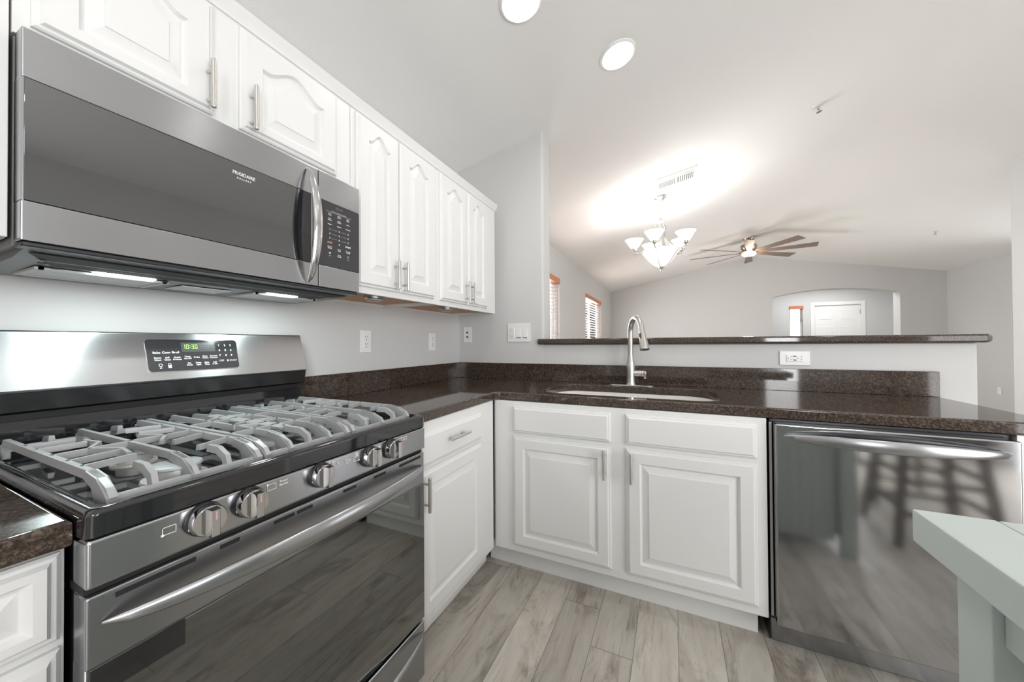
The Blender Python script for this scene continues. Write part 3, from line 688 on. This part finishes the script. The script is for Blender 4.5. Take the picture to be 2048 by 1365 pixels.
for i, rows in enumerate((('Auto\nCook', 'Auto\nReheat', 'Veggies'), ('Baked\nPotato', 'Auto\nDefrost', 'Popcorn'), ('Melt\nSoften', 'Snacks', 'Breakfast'))):
    for j, w_ in enumerate(rows): k.text(w_, (X, cols[i], (1.611, 1.594, 1.577)[j]), .0052, bold=.0001)
for i in range(3):
    for j in range(3):
        k.text(str(1+3*j+i), (X, cols[i], 1.560-.0155*j), .0078, bold=.0003)
for j in range(3):
    for a, b in ((-1.398, -1.376), (-1.360, -1.339)): k.box(.4004, .4009, a, b, 1.5598-.0155*j, 1.5601-.0155*j)
k.text('0', (X, cols[1], 1.5135), .0078, bold=.0003); k.text('START', (X, cols[2], 1.5135), .0075, bold=.0003)
for w_, ci, z in (('Clock &\nSettings', 0, 1.497), ('Power\nLevel', 1, 1.494), ('Turntable\nOn-Off', 2, 1.495), ('Timer\nOn-Off', 1, 1.474)): k.text(w_, (X, cols[ci], z), .0052, bold=.0001)
k.poly([(X, cols[0]-.004, 1.480), (X, cols[0]+.004, 1.480), (X, cols[0], 1.473)]); k.text('Vent', (X, cols[0], 1.468), .0038)
k.lathe([(.0038, 0), (.0030, 0)], (X, cols[2], 1.478), 'x', 14, False, False); k.text('Light', (X, cols[2], 1.4685), .0038)
obj('keypad_lettering', k, PRINT, kp); k = MB(); k.text('STOP', (X, cols[0], 1.5135), .0078, bold=.0003); obj('stop_lettering', k, REDP, kp, 'orange lettering')
k = MB(); k.text('88:88', (X, -1.368, 1.638), .012); obj('clock_display', k, GHOST, kp)
u = MB(); u.prism([(.006, 1.353), (.006, 1.336), (.03, 1.334), (.30, 1.338), (.385, 1.350), (.385, 1.3565), (.356, 1.3565)], 'y', YS0+.012, YS1-.010)
ub = obj('underside', u, HOODP, t)
obj('front_vent', MB().loops([[(.262, -1.965, 1.3365), (.262, -1.345, 1.3365), (.352, -1.30, 1.3440), (.352, -2.012, 1.3440)], [(.262, -1.965, 1.3350), (.262, -1.345, 1.3350), (.352, -1.30, 1.3425), (.352, -2.012, 1.3425)]]), DARK, ub)
for a, b in ((-1.975, -1.765), (-1.545, -1.335)):
    f = MB(); f.box(.085, .225, a, b, 1.3318, 1.3352); fl = obj('grease_filter', f, FILTER, ub)
    f = MB(); f.box(.08, .230, a-.005, a+.008, 1.3300, 1.3350); f.box(.08, .230, b-.008, b+.005, 1.3300, 1.3350); f.box(.08, .088, a, b, 1.3300, 1.3350); f.box(.222, .23, a, b, 1.33, 1.335); obj('filter_frame', f, ALU, fl)
obj('access_plate', MB().box(.10, .20, -1.72, -1.60, 1.3320, 1.3345), TRIM, ub)
for a, b in ((-1.900, -1.795), (-1.515, -1.420)):
    obj('lamp_lens', MB().box(.232, .256, a, b, 1.3318, 1.3358, .001, 1), LED, ub)
    l = area('hood_lamp', (.244, (a+b)/2, 1.328), (0, 0, -1), .1, .02, 1.1, (.86, 1, .98)); l.parent = ub; l.location = Vector(l.location)-ORG[ub.name]
[obj('screw', MB().lathe([(.006, 0), (.006, -.002)], (x, y, 1.3345), n=14), DARK, ub) for x, y in ((.30, -1.985), (.245, -1.955), (.245, -1.365), (.235, -1.77))]

# ------------------------------------------------------------------ gas range
t = thing('gas_range', (.35, (YS0+YS1)/2, 0), 'black stainless gas range with grey iron grates and five knobs', 'stove')
obj('body', MB().box(.03, .655, YS0+.004, YS1-.004, .03, .885, .003, 1), SMOKE, t)
lo = []
for i, z, r in ((0, .886, .014), (0, .917, .014), (.004, .923, .014), (.010, .9255, .012), (.020, .9245, .012), (.030, .915, .012), (.036, .909, .012), (.20, .907, .05)):
    lo.append([(p[0], p[1], z) for p in rrect(.025+i*.9, .705-i, YS0+i, YS1-i, r)])
ct = obj('cooktop', MB().loops(lo), BLACK, t)
# burners
def burner(x, y, r, oval=0.):
    m = MB(); pf = [(r*1.25, .907), (r*1.2, .912), (r*.95, .913), (r*.92, .9285), (r*.85, .929)]
    def ring(q, z): return [(x+q*math.cos(a)*(1+oval*1.4), y+q*math.sin(a), z) for a in [2*math.pi*i/32 for i in range(32)]]
    b = obj('burner', MB().loops([ring(q, z) for q, z in pf]), ALU, t)
    obj('burner_cap', MB().loops([ring(q, z) for q, z in ((r*.98, .9292), (r*1.02, .9315), (r*.98, .935), (r*.7, .9375), (r*.2, .938))]), CAP, b)
burner(.585, -1.885, .040); burner(.395, -1.880, .030); burner(.45, -1.655, .030, 1.2); burner(.585, -1.430, .030); burner(.30, -1.430, .036)
# grates
def grate(ya, yb, kind):
    m = MB(); xa, xb = .105, .668; zt = .957; w = .011; h = .013; ym = (ya+yb)/2
    def B(pts, w_=w, h_=h, top=.72): m.bar(pts, w_, h_, (0, 0, 1), top)
    def rail(y, w_=w, foot=True):
        B([(xa, y, .935), (xa+.012, y, zt), (xb-.085, y, zt), (xb-.042, y, zt-.006), (xb-.012, y, .940), (xb, y, .926)], w_, .014)
        if foot: m.prism([(xb-.095, .944), (xb-.085, .957), (xb-.042, .951), (xb-.002, .926), (xb-.002, .9115), (xb-.048, .9115), (xb-.062, .934)], 'y', y-w_*.55, y+w_*.55); m.box(xa-.002, xa+.012, y-w_/2, y+w_/2, .911, .945, .002, 1)
    rail(ya+.007, .013); rail(yb-.007, .013); 
    B([(xa+.004, ya+.004, .938), (xa+.004, yb-.004, .938)], .010, .011); B([(xb-.012, ya+.004, .927), (xb-.012, yb-.004, .927)], .011, .010)
    def hook(y, x_in=.585): B([(x_in, y, zt), (xb-.045, y, zt), (xb-.016, y, .944), (xb-.010, y, .926)], .012, .014)
    def rhook(y, x_in=.16): B([(xa+.004, y, .936), (xa+.016, y, .952), (x_in, y, zt)], .011, .012)
    if kind == 'side':
        rail(ym, .011)
        B([(.39, ya+.007, zt), (.39, yb-.007, zt)], .010, .012)
        for y in (ya+.060, yb-.058): hook(y); rhook(y)
        for x in (.235, .30): B([(x, ya+.007, zt), (x+.005, ya+.075, zt)], .009, .011)
        for x in (.47, .535): B([(x, ya+.007, zt), (x-.012, ya+.080, zt)], .009, .011)
        for x in (.25, .32): B([(x, yb-.007, zt), (x-.02, yb-.070, zt)], .009, .011)
        for x in (.45, .55): B([(x, yb-.007, zt), (x+.02, yb-.072, zt)], .009, .011)
        B([(.39, ya+.055, zt), (.445, ya+.085, zt), (.50, ya+.078, zt)], .009, .011); B([(.39, ya+.055, zt), (.335, ya+.085, zt), (.28, ya+.078, zt)], .009, .011)
        B([(.39, yb-.055, zt), (.44, yb-.080, zt)], .009, .011); B([(.39, yb-.055, zt), (.335, yb-.082, zt)], .009, .011)
    else:
        rail(ya+.060, .010, True); rail(yb-.060, .010, True)
        m.box(.22, .56, ym-.013, ym+.013, zt-.012, zt, .003, 1)
        B([(.33, ya+.007, zt), (.33, yb-.007, zt)], .010, .012); B([(.52, ya+.007, zt), (.52, yb-.007, zt)], .010, .012)
        for x, s in ((.27, 1), (.40, 1), (.47, -1)):
            B([(x, ym, zt), (x+.03*s, ym-.055, zt)], .009, .011); B([(x, ym, zt), (x+.03*s, ym+.055, zt)], .009, .011)
        hook(ym, .55); rhook(ym, .23)
    return obj('grate', m, IRON, t, sharp=18)
grate(-2.000, -1.772, 'side'); grate(-1.768, -1.548, 'mid'); grate(-1.544, -1.314, 'side')
# backguard
A0, A1 = Vector((.100, 0, 1.062)), Vector((.060, 0, 1.200)); gd = (A1-A0).normalized(); gn = Vector((gd.z, 0, -gd.x))
bg = MB(); bg.prism([(.012, 1.056), (.094, 1.056), (.100, 1.062), (.0605, 1.198), (.056, 1.202), (.012, 1.202)], 'y', YS0, YS1)
BG = obj('backguard', bg, mat('light_brushed_steel', (.62, .63, .645), .27, 1.0, aniso=.65), t)
obj('backguard_base', MB().prism([(.014, 1.0), (.079, 1.008), (.086, 1.012), (.098, 1.0555), (.014, 1.0555)], 'y', YS0+.001, YS1-.001), SMOKE, t)
obj('backguard_riser', MB().prism([(.012, .905), (.094, .905), (.094, .915), (.074, .922), (.070, .988), (.012, .992)], 'y', YS0+.003, YS1-.003), BLACK, t)
obj('vent_slot', MB().box(.014, .060, YS0+.004, YS1-.004, .985, 1.004), DARK, t)
def G(u, z, off=.0): s = (z-1.062)/gd.z; return A0+gd*s+Vector((0, u, 0))+gn*off
def gpanel(u0, u1, z0, z1, r, off0, off1):
    pts = rrect(u0, u1, z0, z1, r, 5); return MB().loops([[G(p[0], p[1], off0) for p in pts], [G(p[0], p[1], off1) for p in pts]])
DU0, DU1, DZ0, DZ1 = -1.752, -1.521, 1.086, 1.179
obj('display_bezel', gpanel(DU0-.002, DU1+.002, DZ0-.002, DZ1+.002, .010, -.002, .0010), CHROME, BG)
dp = obj('display_panel', gpanel(DU0, DU1, DZ0, DZ1, .009, -.001, .0014), GLASSP, BG)
obj('clock_window', gpanel(DU0+.080, DU0+.168, 1.143, 1.172, .002, .0, .0016), mat('display_window_grey', (.09, .09, .095), .2), dp)
def gt(m, s_, u, v, size, **k): return m.text(s_, G(DU0+(DU1-DU0)*u, DZ0+(DZ1-DZ0)*v, .0020), size, (0, 1, 0), gd, **k)
k = MB()
for w_, u in (('Bake', .090), ('Conv', .185), ('Broil', .280)): gt(k, w_, u, .60, .0090, bold=.0002)
for w_, u in (('Steam\nClean', .095), ('Self\nClean', .190), ('Quick\nPreheat', .290)): gt(k, w_, u, .40, .0066, bold=.0002)
for w_, u in (('Timer\nOn-Off', .40), ('Probe', .50), ('Keep\nWarm', .595), ('Convect\nConvert', .695)): gt(k, w_, u, .42, .0062, bold=.0002)
for w_, u in (('Set\nClock', .41), ('Delay\nStart', .51), ('Bake\nTime', .605), ('Add\nA Min', .70)): gt(k, w_, u, .20, .0062, bold=.0002)
for i, n_ in enumerate('123456789'): gt(k, n_, (.775, .85, .92)[i % 3], (.82, .64, .46)[i//3], .0092, bold=.0003)
gt(k, 'OFF', .785, .27, .0085); gt(k, '0', .862, .27, .0092, bold=.0003); gt(k, 'START', .933, .27, .0078)
def gring(u, v, r0, r1, n=16):
    c = (DU0+(DU1-DU0)*u, DZ0+(DZ1-DZ0)*v); k.loops([[G(c[0]+r*math.cos(2*math.pi*i/n), c[1]+r*math.sin(2*math.pi*i/n), .002) for i in range(n)] for r in (r0, r1)], False, False)
gring(.115, .20, .0045, .0033); gring(.205, .22, .0036, .0026)
for (u0, u1, z0, z1) in ((.104, .126, .10, .125), (.188, .222, .10, .20)):
    pts = [(DU0+(DU1-DU0)*a, DZ0+(DZ1-DZ0)*b) for a, b in ((u0, z0), (u1, z0), (u1, z1), (u0, z1))]; k.poly([G(p[0], p[1], .0021) for p in pts])
obj('display_lettering', k, PRINT, dp)
SEGS = {'0': 'abcdef', '1': 'bc', '3': 'abcdg', '8': 'abcdefg'}
def digit(m, ch, u, zc, w_=.0062, h_=.0135, t_=.0013):
    R_ = {'a': (-w_/2, w_/2, h_/2-t_, h_/2), 'd': (-w_/2, w_/2, -h_/2, -h_/2+t_), 'g': (-w_/2, w_/2, -t_/2, t_/2), 'f': (-w_/2, -w_/2+t_, .0006, h_/2), 'e': (-w_/2, -w_/2+t_, -h_/2, -.0006), 'b': (w_/2-t_, w_/2, .0006, h_/2), 'c': (w_/2-t_, w_/2, -h_/2, -.0006)}
    for s_ in SEGS[ch]:
        a, b, c_, d_ = R_[s_]; m.poly([G(u+p, zc+q, .0024) for p, q in ((a, c_), (b, c_), (b, d_), (a, d_))])
k = MB(); zc_ = 1.1585
for ch, u in (('1', -1.6655), ('0', -1.6565), ('3', -1.6435), ('0', -1.6345)): digit(k, ch, u, zc_)
for dz in (-.003, .003): k.poly([G(-1.650+p, zc_+dz+q, .0024) for p, q in ((-.0007, -.0007), (.0007, -.0007), (.0007, .0007), (-.0007, .0007))])
obj('clock_digits', k, GREEN, dp, 'lit green clock digits')
k = MB(); [digit(k, '8', -1.622+.009*i, zc_) for i in range(3)]; gt(k, 'LOCK', .70, .85, .005); gt(k, 'DOOR', .70, .74, .005); obj('unlit_segments', k, GHOST, dp)
# knob panel
P = MB(); P.box(.655, .704, YS0+.001, YS1-.001, .8115, .8835, .006, 3); CP = obj('control_panel', P, STEEL, t)
obj('gap', MB().box(.64, .690, YS0+.003, YS1-.003, .801, .812), DARK, t)
KY = (-1.893, -1.821, -1.668, -1.521, -1.443); KZ = .856
for i, y in enumerate(KY):
    kb = obj('knob', MB().lathe([(.0285, .704), (.0285, .710), (.0270, .7125)], (0, y, KZ), 'x', 36), BLACKP, t)
    m = MB().lathe([(.0262, .7125), (.0262, .726), (.0245, .7285)], (0, y, KZ), 'x', 36)
    w_ = .0085; q_ = [(y-w_, KZ-.0235), (y+w_, KZ-.0235), (y+w_, KZ+.0235), (y-w_, KZ+.0235)]
    m.loops([[(.726, p[0], p[1]) for p in q_], [(.744, y+(p[0]-y)*.8, KZ+(p[1]-KZ)*.97) for p in q_], [(.746, y+(p[0]-y)*.6, KZ+(p[1]-KZ)*.93) for p in q_]])
    obj('knob_grip', m, CHROME, kb)
    obj('pointer_mark', MB().box(.7455, .7463, y-.0012, y+.0012, KZ+.006, KZ+.020), ORP, kb, 'faint red mark')
    k = MB()
    for tx, ang in (('Lo', 200), ('3', 222), ('5', 244)): k.text(tx, (.7132, y+.0245*math.cos(R(ang)), KZ+.0245*math.sin(R(ang))), .006, bold=.0001)
    obj('dial_marks', k, PRINT, kb)
k = MB(); X = .7046
def icon(y, z, q):
    for a, b, c_, d_ in ((-.009, .009, .0055, .0065), (-.009, .009, -.0065, -.0055), (-.009, -.008, -.0065, .0065), (.008, .009, -.0065, .0065)): k.box(X, X+.0004, y+a, y+b, z+c_, z+d_)
    k.lathe([(.0022, X), (.0022, X+.0005)], (0, y+q[0]*.0085, z+q[1]*.006), 'x', 10)
icon(-1.940, .858, (-1, -1)); icon(-1.777, .868, (-1, 1)); icon(-1.628, .868, (1, 0)); icon(-1.563, .862, (1, -1)); icon(-1.402, .868, (1, 1))
for y, z, s_ in ((-1.752, .869, 'Power\nBurner'), (-1.590, .863, 'Quick\nBoil'), (-1.378, .870, 'Simmer\nBurner')): k.text(s_, (X, y, z), .0068, bold=.0001)
obj('panel_lettering', k, PRINT, CP)
# oven door
D = MB(); D.box(.655, .7000, YS0+.002, YS1-.002, .695, .8005, .004, 3); D.box(.655, .698, YS0+.002, YS1-.002, .246, .70, .002, 1)
OD = obj('oven_door', D, STEELD, t)
obj('oven_window', MB().box(.690, .7004, YS0+.007, YS1-.003, .248, .6945, .001, 1), GLASSD, OD)
obj('black_border', MB().box(.7001, .7008, YS0+.007, YS0+.115, .652, .6945), BLACK, OD)
for a, b in ((-2.0, -1.902), (-1.866, -1.834), (-1.770, -1.726), (-1.720, -1.683), (-1.600, -1.560), (-1.500, -1.455), (-1.400, -1.300)): obj('door_vent', MB().box(.6992, .7004, a, b, .7845, .7925), DARK, OD)
obj('door_trim_line', MB().box(.699, .7012, YS0+.02, YS1-.012, .7935, .7955), STEEL, OD)
obj('door_handle', bowed((.702, -2.014, .757), (.702, -1.294, .757), (1, 0, 0), a=.009, b=.0185, bow=.057, sag=.002), STEEL, OD)
DRW = obj('drawer', MB().box(.655, .7000, YS0+.002, YS1-.002, .055, .236, .004, 3), STEELD, t)
obj('drawer_handle', bowed((.702, -2.014, .203), (.702, -1.294, .203), (1, 0, 0), a=.009, b=.013, bow=.050), STEEL, DRW)
m = MB(); [m.box(x, x+.05, y, y+.05, 0, .03) for x in (.08, .58) for y in (YS0+.03, YS1-.08)]; obj('feet', m, RUBBER, t)

# ------------------------------------------------------------------ dishwasher
t = thing('dishwasher', (2.115, -.33, 0), 'dark stainless dishwasher with a bowed bar handle under the worktop', 'dishwasher')
m = MB(); m.box(1.802, 2.424, -.585, -.04, .10, .866); m.box(1.80, 2.424, -.555, -.04, 0, .10); obj('tub', m, BLACKP, t)
obj('door', MB().box(1.8095, 2.4185, -.637, -.588, .106, .857, .006, 3), STEELW, t)
obj('toe_panel', MB().box(1.8045, 2.4185, -.568, -.556, .006, .118, .002, 1), STEELD, t)
obj('side_seal', MB().box(1.7985, 1.8065, -.600, -.592, .118, .855), ALU, t)
obj('handle', bowed((1.836, -.639, .816), (2.396, -.639, .816), (0, -1, 0), a=.010, b=.0215, bow=.052), STEELD, t)

# ------------------------------------------------------------------ kitchen island
IX0, IX1, IY0, IY1 = 1.805, 2.385, -2.72, -1.467
t = thing('kitchen_island', ((IX0+IX1)/2, (IY0+IY1)/2, 0), 'sage green wooden island table with a plank top and square legs', 'kitchen island')
m = MB(); xs = [IX0, 1.896, 1.994, 2.092, 2.190, 2.288, IX1]
for a, b in zip(xs, xs[1:]): m.box(a+.0004, b-.0004, IY0, IY1, .850, .900, .003, 2)
obj('top', m, SAGE, t)
LS = .063
for lx in (1.840, IX1-.035-LS):
    for ly in (-1.493-LS, IY0+.03): obj('leg', MB().box(lx, lx+LS, ly, ly+LS, 0, .8495, .003, 2), SAGE, t)
m = MB(); m.box(1.850, 1.868, IY0+.093, -1.558, .770, .8495, .001, 1); m.box(2.322, 2.340, IY0+.093, -1.558, .770, .8495, .001, 1); m.box(1.905, 2.285, -1.521, -1.503, .770, .8495, .001, 1); obj('apron', m, SAGE, t)
m = MB(); y = -1.575
while y > IY0+.12: m.box(1.885, 1.897, y-.050, y, .06, .77, .003, 2); m.box(2.30, 2.312, y-.050, y, .06, .77, .003, 2); y -= .0515
x = 1.91
while x < 2.26: m.box(x, x+.05, -1.545, -1.533, .06, .77, .003, 2); x += .0515
obj('beadboard_panel', m, SAGE, t)

# ------------------------------------------------------------------ stools beyond the island (seen mirrored in the dishwasher)
def stool(x, y, label):
    t = thing('bar_stool', (x, y, 0), label, 'stool', 'dark wooden bar stools')
    obj('seat', MB().box(x-.20, x+.20, y-.18, y+.18, .60, .645, .012), STOOLM, t)
    for sx_ in (-1, 1):
        for sy_ in (-1, 1):
            obj('leg', MB().sweep([(x+sx_*.21, y+sy_*.20, 0), (x+sx_*.15, y+sy_*.13, .60)], [(-.018, -.018), (.018, -.018), (.018, .018), (-.018, .018)], (0, 1, 0)), STOOLM, t)
    for z, k_ in ((.18, .191), (.36, .172)):
        for s_ in (-1, 1):
            obj('stretcher', MB().box(x-k_, x+k_, y+s_*(.20-.07*z/.6)-.010, y+s_*(.20-.07*z/.6)+.010, z-.014, z+.014), STOOLM, t)
            obj('stretcher', MB().box(x+s_*(.21-.06*z/.6)-.010, x+s_*(.21-.06*z/.6)+.010, y-k_+.01, y+k_-.01, z+.03, z+.058), STOOLM, t)
stool(2.82, -1.95, 'dark bar stool on the far side of the island, nearer the dishwasher')
stool(2.98, -2.62, 'dark bar stool on the far side of the island, further from the dishwasher')
bpy.context.view_layer.update()
